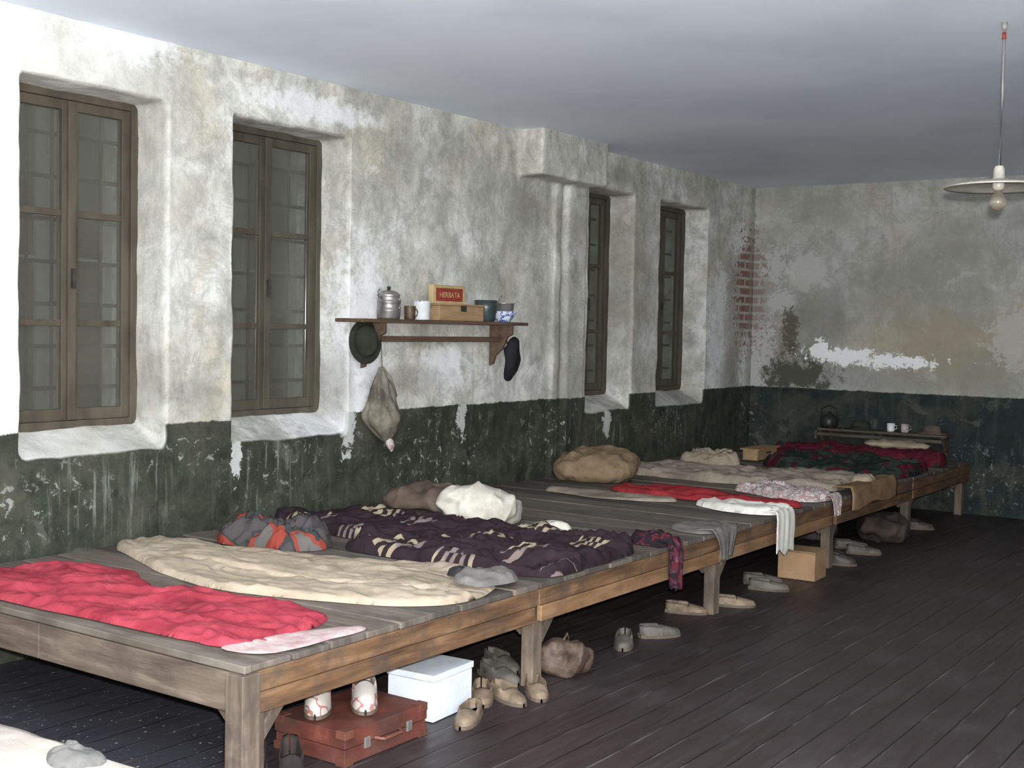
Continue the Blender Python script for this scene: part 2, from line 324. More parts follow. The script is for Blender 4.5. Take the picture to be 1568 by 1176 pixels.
# ---------------------------------------------------------------- cloth
def chaikin(P,it=2):
    P=[np.array(p,float) for p in P]
    Q=[]
    for i in range(len(P)):
        a=P[i];c=P[(i+1)%len(P)];L=np.linalg.norm(c-a);k=max(1,int(L/.22))
        for j in range(k): Q.append(a+(c-a)*j/k)
    P=Q
    for _ in range(it):
        Q=[]
        for i in range(len(P)):
            a=P[i];c=P[(i+1)%len(P)];Q+= [a*.75+c*.25,a*.25+c*.75]
        P=Q
    return np.array(P)
def clothpatch(b,poly,z0=.483,h=.03,amp=.03,ang=0.0,freq=5.0,an=3.0,res=.016,seed=0,mi=0,ew=.05,edge=.02,zfun=None):
    P=chaikin(poly,2)
    P=np.array([p+edge*np.array([noise.noise(Vector((p[0]*7,p[1]*7,seed))),noise.noise(Vector((p[0]*7,p[1]*7,seed+9)))]) for p in P])
    x0,y0=P.min(0)-res;x1,y1=P.max(0)+res
    xs=np.arange(x0,x1+res,res);ys=np.arange(y0,y1+res,res)
    XX,YY=np.meshgrid(xs,ys,indexing='ij');px=XX.ravel();py=YY.ravel()
    best=np.full(px.shape,1e9);nx=px.copy();ny=py.copy();ins=np.zeros(px.shape,bool)
    for i in range(len(P)):
        ax,ay=P[i];bx,by=P[(i+1)%len(P)];dx,dy=bx-ax,by-ay
        t=np.clip(((px-ax)*dx+(py-ay)*dy)/(dx*dx+dy*dy+1e-12),0,1);qx=ax+t*dx;qy=ay+t*dy
        d=(px-qx)**2+(py-qy)**2;mk_=d<best;best=np.where(mk_,d,best);nx=np.where(mk_,qx,nx);ny=np.where(mk_,qy,ny)
        if abs(dy)>1e-12:
            c=((ay>py)!=(by>py))&(px<dx*(py-ay)/dy+ax);ins^=c
    sd=np.sqrt(best)*np.where(ins,1,-1)
    keep=sd>-res*1.45
    out=sd<0
    vx=np.where(out,nx,px);vy=np.where(out,ny,py)
    idx=-np.ones(px.shape,int);vs=[];ca,sa=math.cos(ang),math.sin(ang)
    for k in np.nonzero(keep)[0]:
        x,y=float(vx[k]),float(vy[k]);s=max(float(sd[k]),0)
        e=min(s/ew,1.0);e=math.sqrt(max(e*(2-e),0))
        u=(x*ca+y*sa);v=(-x*sa+y*ca)
        wx=.16*noise.noise(Vector((x*3,y*3,seed+3.3)))
        n1=noise.noise(Vector((u*freq/an,(v+wx)*freq,seed)));n2=noise.noise(Vector((u*freq*1.1,(v+wx)*freq*2.3,seed+5.1)))
        n3=noise.noise(Vector((x*freq*.6,y*freq*.6,seed+7)));n4=noise.noise(Vector((x*freq*2.5+v,y*freq*3.6,seed+8)))
        w=(1-abs(n1)*2.4)*.6+(1-abs(n2)*2.4)*.32+n3*.5+(1-abs(n4)*3)*.16
        z=z0+e*(h+amp*max(w,-.35*1)) if s>0 else z0
        if zfun: z+=zfun(x,y)*e
        idx[k]=len(vs);vs.append((x,y,max(z,z0)))
    NX,NY=len(xs),len(ys);fs=[]
    I=idx.reshape(NX,NY)
    for i in range(NX-1):
        for j in range(NY-1):
            q=(I[i,j],I[i+1,j],I[i+1,j+1],I[i,j+1])
            if min(q)>=0: fs.append(q)
    b.add(vs,fs,mi,True)
def drape(b,y0,y1,xin,drop,z0=.49,x0=2.178,seed=0,mi=0,amp=.012,taper=0.0,n=26,th=.006):
    L1=x0-xin;ns=22;tot=L1+drop;P1=[];P2=[]
    for i in range(ns+1):
        s=tot*i/ns;rowa=[];rowb=[]
        for j in range(n+1):
            v=j/n; yy=y0+(y1-y0)*v
            if s>L1: 
                k=(s-L1)/drop; yy=yy+(((y0+y1)/2-yy)*taper*k)
            yy+=.012*noise.noise(Vector((s*8,v*3,seed)))
            nz=noise.noise(Vector((v*5,s*3,seed+2)))
            dl=1+.18*noise.noise(Vector((v*3,1.1,seed+4)))
            if s<=L1: x=xin+s;z=z0+amp*(.6+nz)*min(1,s/.03+.1)
            else:
                q=(s-L1)*dl; r=.012
                x=x0+min(q,r)*.8+amp*(nz+.6)*min(1,q/.05);z=z0-max(q-r*.3,0)+(.004 if q<r else 0)
            rowa.append(Vector((x,yy,z)));rowb.append(Vector((x-(th if s>L1 else 0),yy,z-(th if s<=L1 else .001))))
        P1.append(rowa);P2.append(rowb)
    b.grid(P1,mi,True);b.grid(P2,mi,True)
    for a,c in ((P1[-1],P2[-1]),([r[0] for r in P1],[r[0] for r in P2]),([r[-1] for r in P1],[r[-1] for r in P2])): b.grid([a,c],mi,True)
def pillow(b,M,a,c,h,seed=0,mi=0,wr=.02,e=.55,n=56,zmin=None,shear=0.0):
    P=[]
    def pw(v,k): return math.copysign(abs(v)**k,v)
    for i in range(n+1):
        ph=-math.pi/2+math.pi*i/n;row=[]
        for j in range(2*n):
            th=2*math.pi*j/(2*n)
            cp=max(math.cos(ph),0.0)
            x=a*pw(cp,.75)*pw(math.cos(th),e);y=c*pw(cp,.75)*pw(math.sin(th),e);z=h*pw(math.sin(ph),1.0)
            z*=1-.35*(abs(x/a)**3)*(abs(y/c)**3)
            p=Vector((x,y,z));q=Vector((x*7,y*7,z*7+seed))
            q2=Vector((x*9+y*3,y*4-z*3,z*4+seed+3))
            dn=wr*((1-2.6*abs(noise.noise(q)))*.7+noise.noise(q*2.3)*.6+(1-3*abs(noise.noise(q2)))*.5)
            nn=Vector((x/a/a,y/c/c,z/h/h)); nn=nn.normalized() if nn.length>0 else Vector((0,0,1))
            p+=nn*dn; p.x+=shear*p.z
            w=M@p
            if zmin is not None and w.z<zmin: w.z=zmin
            row.append(w)
        P.append(row)
    b.grid(P,mi,True,cv=True)

PINK=weave('faded_crimson_wool',(.19,.020,.031),(.33,.048,.066))
PKW=weave('pink_white_cotton',(.33,.20,.20),(.44,.38,.36),14)
BEI=weave('beige_blanket',(.27,.22,.16),(.40,.335,.255),4)
RED=weave('red_wool',(.19,.016,.020),(.28,.034,.038))
GRY=weave('gray_wool',(.10,.095,.09),(.18,.17,.155))
TAUPE=weave('taupe_blanket',(.18,.155,.12),(.30,.26,.21),4)
WHT=weave('white_linen',(.34,.32,.27),(.58,.55,.48))
WHB=weave('bleached_linen',(.58,.56,.51),(.74,.72,.66))
SHT=weave('cream_sheet',(.27,.24,.205),(.38,.345,.30),3)
BRN=weave('brown_sacking',(.15,.09,.048),(.25,.165,.10))
DBR=weave('dark_brown_wool',(.08,.058,.045),(.15,.115,.09))
OCH=weave('ochre_sacking',(.14,.10,.058),(.25,.185,.115))
def striped():
    m,nt,b=newmat('striped_dark_blanket')
    v=nd(nt,'ShaderNodeTexCoord').outputs['Object']
    w=nd(nt,'ShaderNodeVectorMath',{0:v,1:MAPV(nt,nd(nt,'ShaderNodeTexNoise',{'Vector':v,'Scale':1.5,'Detail':0.0}).outputs[1],(.22,.22,.22))},operation='ADD').outputs[0]
    w=MAPV(nt,w,rot=(0,0,.35))
    X,Y,Z=nd(nt,'ShaderNodeSeparateXYZ',{0:w}).outputs
    band=STEP(nt,MA(nt,'FRACT',MA(nt,'DIVIDE',X,.46)),.52,.50)
    fine=STEP(nt,MA(nt,'ABSOLUTE',MA(nt,'SUBTRACT',MA(nt,'FRACT',MA(nt,'DIVIDE',X,.050)),.5)),.24,.28)
    cut=STEP(nt,MA(nt,'FRACT',MA(nt,'DIVIDE',Y,.40)),.56,.54)
    base=MX(nt,NZ(nt,v,7,5),(.010,.007,.009),(.038,.024,.028))
    tint=MX(nt,STEP(nt,NZ(nt,v,2,2),.5,.54),(.27,.23,.155),(.16,.125,.12))
    col=MX(nt,MA(nt,'MULTIPLY',MA(nt,'MULTIPLY',band,fine),cut),base,tint)
    fin(nt,b,col,.95,NZ(nt,v,180,2),.25,.003,0,.1);return m
STR=striped()
def mottled(name,cols,scale=9):
    m,nt,b=newmat(name);v=nd(nt,'ShaderNodeTexCoord').outputs['Object']
    f=NZ(nt,v,scale,2,.4,.8);r=nd(nt,'ShaderNodeValToRGB',{0:f});r.color_ramp.interpolation='CONSTANT'
    e=r.color_ramp.elements
    while len(e)<len(cols): e.new(.5)
    for i,(p,c) in enumerate(cols): e[i].position=p;e[i].color=c4(c)
    fin(nt,b,r.outputs[0],.95,NZ(nt,v,150,2),.2,.003,0,.1);return m
FLOW=mottled('dark_floral_scarf',[(0,(.018,.014,.018)),(.48,(.10,.014,.022)),(.56,(.03,.032,.045)),(.64,(.16,.05,.06))],22)
BUND=mottled('red_gray_clothes',[(0,(.06,.055,.055)),(.44,(.035,.04,.04)),(.50,(.22,.042,.03)),(.58,(.11,.10,.092))],4)
PNKW=mottled('pink_white_print',[(0,(.42,.38,.37)),(.48,(.32,.20,.20)),(.58,(.50,.47,.44))],26)
DGR=mottled('dark_green_maroon',[(0,(.016,.024,.021)),(.5,(.03,.043,.037)),(.58,(.07,.010,.02))],4)
MAR=mottled('maroon_print',[(0,(.07,.010,.018)),(.5,(.11,.015,.026)),(.6,(.025,.03,.025))],8)

b=B();clothpatch(b,[(.12,2.95),(.18,3.25),(.45,3.47),(.66,3.55),(.92,3.36),(1.25,3.42),(1.55,3.49),(1.88,3.49),(2.0,3.28),(2.02,3.0),(1.92,2.87),(1.6,2.87),(1.2,2.85),(.8,2.83),(.4,2.84)],h=.008,amp=.032,ang=.5,freq=6,seed=1,res=.012)
clothpatch(b,[(1.9,2.86),(1.95,3.1),(2.05,3.4),(2.155,3.42),(2.15,3.2),(2.13,2.9)],h=.004,amp=.008,seed=2,mi=1,ang=1.4)
b.obj('crimson_blanket',[PINK,PKW])
b=B();clothpatch(b,[(.06,3.84),(.05,4.10),(.4,4.16),(.76,4.22),(1.33,4.44),(1.77,4.48),(2.05,4.36),(2.15,4.15),(2.15,3.90),(1.97,3.72),(1.54,3.57),(1.20,3.49),(.74,3.58),(.4,3.72)],h=.014,amp=.026,ang=.12,freq=4.5,an=5,seed=5,edge=.01,ew=.03,res=.012)
clothpatch(b,[(.3,3.95),(.7,4.06),(1.3,4.2),(1.9,4.24),(2.0,4.05),(1.9,3.92),(1.2,3.80),(.6,3.78)],z0=.490,h=.024,amp=.018,ang=.1,freq=5,an=6,seed=6,ew=.02)
b.obj('beige_blanket',[BEI])
b=B();clothpatch(b,[(1.9,4.18),(1.88,4.38),(2.0,4.47),(2.12,4.44),(2.16,4.25),(2.1,4.12)],z0=.510,h=.020,amp=.03,seed=8,freq=9,ew=.04)
clothpatch(b,[(1.86,4.2),(1.86,4.3),(1.92,4.32),(1.95,4.22)],z0=.52,h=.03,amp=.01,seed=9,mi=1,ew=.03)
b.obj('flat_cap',[GRY,two('black_felt',(.01,.01,.01),(.03,.03,.035))])
b=B();clothpatch(b,[(.10,4.84),(.11,5.15),(.3,5.35),(.6,5.48),(.85,5.42),(1.3,5.44),(1.65,5.52),(1.98,5.60),(2.14,5.42),(2.16,4.95),(2.165,4.64),(2.02,4.56),(1.56,4.50),(1.2,4.53),(.95,4.52),(.9,4.78),(.4,4.82)],h=.016,amp=.065,ang=.6,freq=6,an=2.2,seed=11,ew=.03,res=.012)
b.obj('striped_blanket',[STR])
b=B();pillow(b,T(.98,5.66,.568,.45,-.30,.18),.22,.16,.105,3,0,.030,e=.42,zmin=.485,shear=.15)
b.obj('white_pillow',[WHT])
b=B();pillow(b,T(.40,5.95,.535,.1,.1,0),.28,.18,.075,8,0,.025,zmin=.485);b.obj('brown_pillow',[DBR])
b=B();clothpatch(b,[(1.32,5.57),(1.36,5.70),(1.5,5.77),(1.62,5.67),(1.52,5.58)],z0=.483,h=.035,amp=.03,seed=14,freq=8,ew=.05);b.obj('crumpled_white_cloth',[WHT])
b=B();clothpatch(b,[(.30,4.27),(.2,4.5),(.35,4.72),(.62,4.76),(.85,4.62),(.92,4.42),(.84,4.28),(.6,4.24)],z0=.483,h=.036,amp=.10,ang=1,freq=8,an=1.6,seed=16,ew=.10,edge=.05,res=.012)
b.obj('bundle_of_clothes',[BUND])
b=B();pillow(b,T(.40,7.90,.585,.25,.15,0),.29,.26,.11,21,0,.024,e=.5,zmin=.485);b.obj('brown_pillow',[OCH])
b=B();clothpatch(b,[(.75,7.55),(.8,7.66),(.95,7.72),(1.5,7.74),(2.1,7.66),(2.165,7.5),(1.8,7.42),(1.5,7.37),(1.1,7.36),(.8,7.40)],h=.018,amp=.035,ang=-.1,freq=6,an=4,seed=23);b.obj('red_blanket',[RED])
b=B();clothpatch(b,[(.45,7.1),(.5,7.26),(.9,7.30),(1.3,7.31),(1.45,7.24),(1.3,7.1),(.9,7.0)],h=.010,amp=.02,ang=0,freq=6,an=4,seed=24);b.obj('gray_blanket',[TAUPE])
b=B();clothpatch(b,[(1.50,7.24),(1.8,7.36),(2.1,7.40),(2.175,7.36),(2.18,7.08),(2.0,7.02),(1.72,7.06)],z0=.484,h=.02,amp=.03,ang=-.1,freq=6,an=4,seed=26,ew=.03)
drape(b,7.06,7.33,2.10,.26,seed=3,z0=.505);b.obj('hanging_white_towel',[WHB])
b=B();clothpatch(b,[(1.93,5.66),(1.9,5.8),(2.02,5.9),(2.16,5.84),(2.175,5.64),(2.08,5.64)],h=.02,amp=.04,seed=31,freq=9)
drape(b,5.66,5.81,2.10,.25,seed=7,amp=.03,z0=.505,taper=.3);b.obj('floral_headscarf',[FLOW])
b=B();clothpatch(b,[(1.85,6.25),(1.9,6.5),(2.05,6.6),(2.17,6.52),(2.175,6.2),(2.05,6.12)],h=.008,amp=.02,seed=33,freq=7)
drape(b,6.20,6.50,2.08,.17,seed=9,amp=.014,z0=.498,taper=.5);b.obj('gray_cloth',[GRY])
b=B();clothpatch(b,[(1.38,8.08),(1.6,8.34),(2.0,8.28),(2.17,8.1),(2.17,7.88),(2.0,7.76),(1.65,7.92)],h=.025,amp=.05,ang=.3,freq=8,an=2,seed=35)
drape(b,7.98,8.15,2.12,.14,seed=12,amp=.02,z0=.51,taper=.4);b.obj('printed_pink_cloth',[PNKW])
b=B();clothpatch(b,[(.10,8.38),(.2,8.8),(.6,9.15),(1.2,9.1),(1.7,9.2),(2.03,9.1),(2.03,8.45),(1.8,8.42),(1.45,8.44),(1.2,8.32),(.7,8.34)],h=.03,amp=.05,ang=.1,freq=5,an=4,seed=37,ew=.035);b.obj('taupe_blanket',[TAUPE])
b=B();drape(b,8.35,9.3,2.05,.15,seed=15,amp=.016,z0=.53);clothpatch(b,[(2.0,8.75),(2.0,8.95),(2.1,9.0),(2.17,8.95),(2.17,8.75)],z0=.5,h=.06,amp=.03,mi=1,freq=8);b.obj('brown_coverlet',[BRN,BEI])
b=B();clothpatch(b,[(.35,9.3),(.4,9.6),(.65,9.70),(.85,9.5),(.8,9.3),(.6,9.2)],h=.05,amp=.09,freq=8,an=1.5,seed=41,ew=.09,edge=.04);b.obj('crumpled_beige_cloth',[BEI])
b=B();clothpatch(b,[(.9,9.75),(.85,10.2),(.9,10.52),(1.5,10.58),(2.1,10.5),(2.16,9.9),(2.1,9.5),(1.6,9.35),(1.2,9.45)],h=.03,amp=.07,ang=.5,freq=5,an=2,seed=43);b.obj('dark_green_blanket',[DGR])
b=B();clothpatch(b,[(.55,10.7),(.6,11.0),(.9,11.15),(1.9,11.2),(2.12,11.0),(2.12,10.7),(1.5,10.62),(.9,10.60)],h=.05,amp=.07,ang=.1,freq=6,an=2,seed=45);b.obj('maroon_blanket',[MAR])
b=B();pillow(b,T(1.62,11.08,.615,.1),.28,.10,.032,50,0,.01);b.obj('rolled_white_sheet',[BEI])
BOXW=mk('pale_box_wood',[(.3,(.22,.14,.07)),(.7,(.36,.24,.13))],scale=4,stretch=(6,1,6),rough=.7)
b=B();b.box((.62,10.0,.484),(.76,10.42,.575));b.box((.60,9.98,.576),(.78,10.44,.588));b.box((.765,10.15,.54),(.78,10.25,.555),1);b.obj('small_wooden_box',[BOXW,IRON],.004)
b=B();clothpatch(b,[(.1,.4),(.1,1.93),(1.5,1.955),(2.9,1.955),(2.95,1.94),(2.95,.4)],z0=.483,h=.008,amp=.018,ang=.2,freq=3,an=4,seed=60,ew=.02,res=.03,edge=.008)
b.obj('cream_bedsheet',[SHT])
b=B();clothpatch(b,[(2.44,1.84),(2.44,1.93),(2.54,1.94),(2.62,1.90),(2.58,1.82)],z0=.500,h=.010,amp=.022,seed=63,freq=12,ew=.05,res=.007)
clothpatch(b,[(2.45,1.88),(2.46,1.93),(2.50,1.93),(2.51,1.88)],z0=.50,h=.030,amp=.012,seed=65,freq=14,ew=.025,res=.005)
b.obj('crumpled_handkerchief',[weave('gray_linen',(.07,.068,.065),(.14,.135,.125))])

# ---------------------------------------------------------------- wall shelf and contents
SW=mk('brown_shelf_wood',[(.3,(.055,.034,.022)),(.7,(.13,.085,.058))],scale=4,stretch=(6,1,6),rough=.6)
b=B();b.box((.018,5.47,1.612),(.24,7.20,1.634))
for y in (5.70,7.04):
    b.prism([(.018,1.611),(.21,1.611),(.21,1.55),(.17,1.53),(.13,1.45),(.07,1.40),(.05,1.34),(.018,1.33)],1,y,y+.024,0)
b.box((.10,5.725,1.495),(.122,7.04,1.53)); b.obj('wall_shelf',[SW],.003)
TIN=mk('worn_tin',[(.3,(.20,.19,.18)),(.7,(.42,.40,.38))],scale=12,rough=.35,metal=.7)
DTIN=two('dark_enamel',(.02,.03,.03),(.045,.06,.06),rough=.3,spec=.5)
WEN=two('white_enamel',(.56,.58,.58),(.70,.71,.71),rough=.25,spec=.5)
BLU=mottled('blue_white_glaze',[(0,(.62,.65,.68)),(.48,(.06,.12,.38)),(.58,(.62,.65,.68))],30)
BLK=two('black_knob',(.01,.01,.01),(.03,.03,.03),rough=.4)
zs=1.635
def vessel(b,x,y,z,prof,mi=0,n=28): b.lathe(prof,T(x,y,z),n,mi)
b=B();vessel(b,.12,5.84,zs,[(0,0),(.068,0),(.072,.01),(.074,.05),(.076,.054),(.072,.058),(.072,.10),(.075,.104),(.071,.108),(.068,.14),(.074,.148),(.07,.152),(.05,.17),(.02,.178),(0,.18)])
vessel(b,.12,5.84,zs+.178,[(0,0),(.008,0),(.012,.012),(.012,.02),(0,.026)],1)
b.tube([(.12,5.84-.07,zs+.13),(.12,5.84-.095,zs+.14),(.12,5.84-.10,zs+.165),(.12,5.84-.085,zs+.18)],.006,8,0)
b.tube([(.185,5.84,zs+.13),(.215,5.84,zs+.12),(.215,5.84,zs+.07),(.185,5.84,zs+.05)],.005,8,0);b.obj('tin_milk_can',[TIN,BLK])
def mug(name,x,y,r,h,mats,hd=(0,-1)):
    b=B();vessel(b,x,y,zs,[(0,0),(r*.9,0),(r*.95,h*.05),(r,h*.96)],0);vessel(b,x,y,zs,[(r,h*.96),(r*1.03,h),(r*.95,h),(r*.9,h*.08),(0,h*.08)],1 if len(mats)>1 else 0)
    pts=[(x+hd[0]*(r*.95+.028*math.sin(t)),y+hd[1]*(r*.95+.028*math.sin(t)),zs+h*.5+h*.32*math.cos(t)) for t in [math.pi*k/8 for k in range(9)]]
    b.tube(pts,.004,8,0);return b.obj(name,mats)
mug('small_dark_mug',.15,6.01,.036,.085,[two('rust_tin',(.07,.045,.03),(.14,.10,.07),rough=.5,metal=.4)],(1,0))
mug('white_enamel_mug',.13,6.15,.056,.12,[WEN,BLU],(0,-1))
b=B()
b.box((.06,6.25,zs),(.20,6.72,zs+.095));b.box((.055,6.245,zs+.096),(.205,6.725,zs+.108));b.box((.206,6.46,zs+.06),(.211,6.52,zs+.10),1)
b.obj('wooden_cigarette_box',[BOXW,IRON],.003)
LR=two('label_red',(.20,.03,.02),(.27,.045,.03),rough=.5);LG=two('label_gold',(.36,.27,.13),(.46,.36,.18),rough=.5)
b=B();zz=zs+.109;b.box((.12,6.23,zz),(.16,6.56,zz+.115),1);b.box((.161,6.255,zz+.016),(.1625,6.535,zz+.100),0)
b.box((.1,6.23,zz+.1155),(.165,6.56,zz+.12),1)
lb=b.obj('tea_carton',[LR,LG],.0)
cu=bpy.data.curves.new('lettering','FONT');cu.body='HERBATA';cu.size=.05;cu.extrude=.0005;cu.align_x='CENTER'
to=bpy.data.objects.new('lettering',cu);SC.collection.objects.link(to);to.matrix_world=Matrix.Translation((.1645,6.395,zz+.04))@Euler((math.pi/2,0,math.pi/2)).to_matrix().to_4x4();cu.materials.append(LG);to.parent=lb
b=B();r,h=.075,.145;y=6.84;vessel(b,.13,y,zs,[(0,0),(.055,0),(.065,.01),(r,.09),(r+.004,h),(r-.002,h),(.06,.02),(0,.015)])
for s in(-1,1): b.tube([(.13,y+s*.07,zs+.11),(.13,y+s*.098,zs+.11),(.13,y+s*.098,zs+.08),(.13,y+s*.07,zs+.075)],.004,8)
b.obj('dark_cooking_pot',[DTIN])
b=B();y=7.05;vessel(b,.13,y,zs,[(0,0),(.045,0),(.05,.008),(.092,.065),(.095,.073),(.086,.073),(.045,.014),(0,.012)]);b.obj('blue_patterned_bowl',[BLU])
b=B();vessel(b,.13,y,zs+.055,[(0,0),(.055,0),(.065,.015),(.075,.07),(.083,.076),(.072,.076),(.055,.01),(0,.008)]);b.tube([(.13,y-.07,zs+.12),(.15,y-.085,zs+.16),(.16,y-.06,zs+.18)],.004);b.obj('tin_bowl',[TIN])
CAPM=weave('dark_green_felt',(.018,.021,.015),(.04,.044,.031))
b=B();M=Matrix.Translation((.13,5.63,1.50))@Matrix.Rotation(math.radians(-35),4,'Z')@Matrix.Rotation(math.radians(80),4,'Y')
prof=[(0,.045),(.05,.043),(.085,.03),(.10,.0),(.10,-.02),(.135,-.03),(.137,-.035),(.095,-.027),(.09,0),(0,.02)]
b.lathe(prof,M@Matrix.Diagonal((1,.74,1,1)),32);b.tube([(.10,5.66,1.60),(.11,5.63,1.60)],.005);b.obj('hanging_felt_hat',[CAPM])
b=B();pillow(b,T(.14,7.14,1.37,.2,0,.15),.035,.08,.14,31,0,.022,e=.9,n=24);b.tube([(.12,7.05,1.51),(.125,7.1,1.50),(.13,7.14,1.46)],.006);b.obj('hanging_dark_cap',[weave('navy_felt',(.010,.010,.013),(.025,.024,.028))])
b=B();n=40;P=[]
for i in range(n+1):
    t=i/n;z=1.34-.48*t
    r=.015+.098*math.sin(min(t*1.5,1.0)*math.pi/2)**1.2; 
    if t>.72: r*=max(1-((t-.72)/.28)**1.6,.02)
    row=[]
    for j in range(40):
        a=2*math.pi*j/40;d=1+.35*noise.noise(Vector((math.cos(a)*2,math.sin(a)*2,t*4)))+.12*math.sin(a*7+t*3)*(1-t)-.18*abs(noise.noise(Vector((math.cos(a)*3,math.sin(a)*3,t*7+4))))
        row.append((.105+r*.7*d*math.cos(a),5.80+r*1.2*d*math.sin(a)+.06*t*t,z))
    P.append(row)
b.grid(P,0,True,cv=True);b.tube([(.11,5.80,1.34),(.112,5.79,1.42),(.113,5.78,1.50)],.004,mi=0)
b.tube([(.11,5.80,1.34),(.16,5.82,1.28),(.18,5.84,1.2)],.007,mi=0)
P=[]
for i in range(7):
    t=i/6;row=[]
    for j in range(12):
        a=2*math.pi*j/12;r=.024*math.sin(math.pi*(.15+.8*t));row.append((.12+r*math.cos(a),5.86+.03*t+r*1.4*math.sin(a),.90-.09*t))
    P.append(row)
b.grid(P,1,True,cv=True)
b.obj('hanging_drawstring_bag',[weave('dirty_canvas',(.075,.068,.052),(.22,.20,.16),9,.5),PNKW])

b=B();b.box((.80,11.27,.685),(2.0,11.49,.708));b.box((.77,11.27,.60),(.795,11.29,.684))
for x in (.80,1.38,1.94): b.prism([(11.28,.684),(11.49,.684),(11.49,.50),(11.46,.50)],0,x,x+.028)
b.box((.80,11.262,.635),(1.96,11.278,.665))
b.obj('low_wall_shelf',[mk('greenish_shelf_wood',[(.3,(.04,.035,.025)),(.7,(.10,.08,.055))],scale=4,stretch=(1,6,6),rough=.6)],.003)
zb=.709
b=B();b.lathe([(0,0),(.07,0),(.085,.03),(.08,.09),(.05,.12),(.02,.13),(.015,.15),(0,.155)],T(.87,11.38,zb),24);b.tube([(.79,11.38,zb+.10),(.80,11.38,zb+.18),(.87,11.38,zb+.21),(.94,11.38,zb+.18),(.95,11.38,zb+.10)],.005)
b.tube([(.94,11.36,zb+.05),(.99,11.34,zb+.09),(1.01,11.33,zb+.12)],lambda t:.014-.006*t);b.obj('black_kettle',[BLK])
def hat(x,y,z,name,mat,s=1):
    b=B();b.lathe([(0,0),(.15*s,0),(.152*s,.006),(.095*s,.012),(.09*s,.05),(.07*s,.075),(0,.082)],T(x,y,z)@Matrix.Diagonal((1,.68,1,1)),28);b.obj(name,[mat])
hat(1.18,11.38,zb,'felt_hat',CAPM,.95);hat(1.84,11.385,zb,'felt_hat',DBR,.9)
for x,m_ in ((1.47,WEN),(1.60,PNKW)):
    b=B();b.lathe([(0,0),(.03,0),(.033,.01),(.036,.075),(.033,.075),(.028,.01),(0,.008)],T(x,11.36,zb),20);b.tube([(x+.034,11.36,zb+.06),(x+.055,11.36,zb+.055),(x+.055,11.36,zb+.03),(x+.034,11.36,zb+.02)],.004);b.obj('enamel_mug',[m_])

# ---------------------------------------------------------------- pendant lamp
b=B();lx,ly=3.69,5.91;zt=2.30
b.lathe([(0,3.02),(.014,3.02),(.012,2.99),(0,2.985)],T(lx,ly,0),16,1)
b.tube([(lx,ly,3.0),(lx+.004,ly,2.7),(lx,ly,2.36)],.006,8,1)
b.tube([(lx,ly,2.975),(lx,ly,2.945)],.009,8,3)
b.lathe([(.018,zt+.075),(.024,zt+.06),(.026,zt+.02),(.06,zt+.012),(.225,zt-.015),(.24,zt-.022),(.236,zt-.026),(.22,zt-.018),(.06,zt+.005),(.03,zt+.005)],T(lx,ly,0),48,0)
b.lathe([(.0,zt+.078),(.018,zt+.075)],T(lx,ly,0),20,0)
b.lathe([(.024,zt+.01),(.028,zt-.015),(.024,zt-.03),(.015,zt-.035)],T(lx,ly,0),20,0)
b.lathe([(.013,zt-.03),(.016,zt-.045),(.030,zt-.065),(.036,zt-.088),(.030,zt-.11),(.015,zt-.122),(0,zt-.125)],T(lx,ly,0),24,2)
BG,nt,bb=newmat('bulb_glass');fin(nt,bb,(.45,.40,.32),.08,spec=.6);bb.inputs['Transmission Weight'].default_value=.75
b.obj('pendant_lamp',[two('old_enamel_shade',(.30,.28,.23),(.46,.44,.38),rough=.4,spec=.5),two('lamp_rod',(.20,.19,.18),(.30,.29,.27),rough=.5),BG,LR])

# ---------------------------------------------------------------- footwear
def shoe(b,M,L=.27,W=.095,H=.075,mi=0,ms=1,boot=0,toe=1.0,seed=0):
    n=26;k=22
    def half(t):
        w=.72+.28*math.sin(min(max((t-.15)/.75,0),1)*math.pi)
        if t<.12: w*=math.sqrt(max(1-((.12-t)/.12)**2,0.0)+.02)
        if t>.80: w*=math.sqrt(max(1-((t-.80)/.20)**2*toe,0.0)+.015)
        return w*W/2
    P=[]
    for i in range(n+1):
        t=i/n;x=(t-.5)*L;w=half(t);row=[]
        if t>.52: op=0; hh=H*(1-.48*(t-.52)/.48); 
        else: op=min((.58-t)/.08,1); hh=H*(.86+.14*(1-t/.52))+boot*max(0,1-t/.45)
        if t>.9: hh*=math.sqrt(max(1-((t-.9)/.1)**2,.05))
        if t<.06: hh*=.97
        for j in range(k+1):
            s=j/k;a=math.pi*s
            yy=-w*math.cos(a);zz=.012+hh*max(math.sin(a),0.0)**.7
            if op>0:
                q=abs(s-.5)*2
                if q>.55: yy2=math.copysign(w*(1-.06*(1-q)/.45),s-.5);z2=.012+hh*(1-q)/.45
                elif q>.15: yy2=math.copysign(w*.86*(.75+.25*(q-.15)/.4),s-.5);z2=.02+hh*(q-.15)/.4
                else: yy2=w*.6*(s-.5)/.075;z2=.02
                yy=yy*(1-op)+yy2*op;zz=zz*(1-op)+z2*op
            row.append(M@Vector((x,yy,zz)))
        P.append(row)
    b.grid(P,mi,True)
    S0=[];S1=[]
    for i in range(n+1):
        t=i/n;x=(t-.5)*L*1.02;w=half(t)*1.06
        S0.append([M@Vector((x,-w,0)),M@Vector((x,w,0))]);S1.append([M@Vector((x,-w,.014)),M@Vector((x,w,.014))])
    b.grid(S0,ms,False);b.grid(S1,ms,False);b.grid([[r[0] for r in S0],[r[0] for r in S1]],ms,False);b.grid([[r[1] for r in S0],[r[1] for r in S1]],ms,False)
    b.box((-.5*L,-W*.3,0),(-.28*L,W*.3,.02),ms,M)
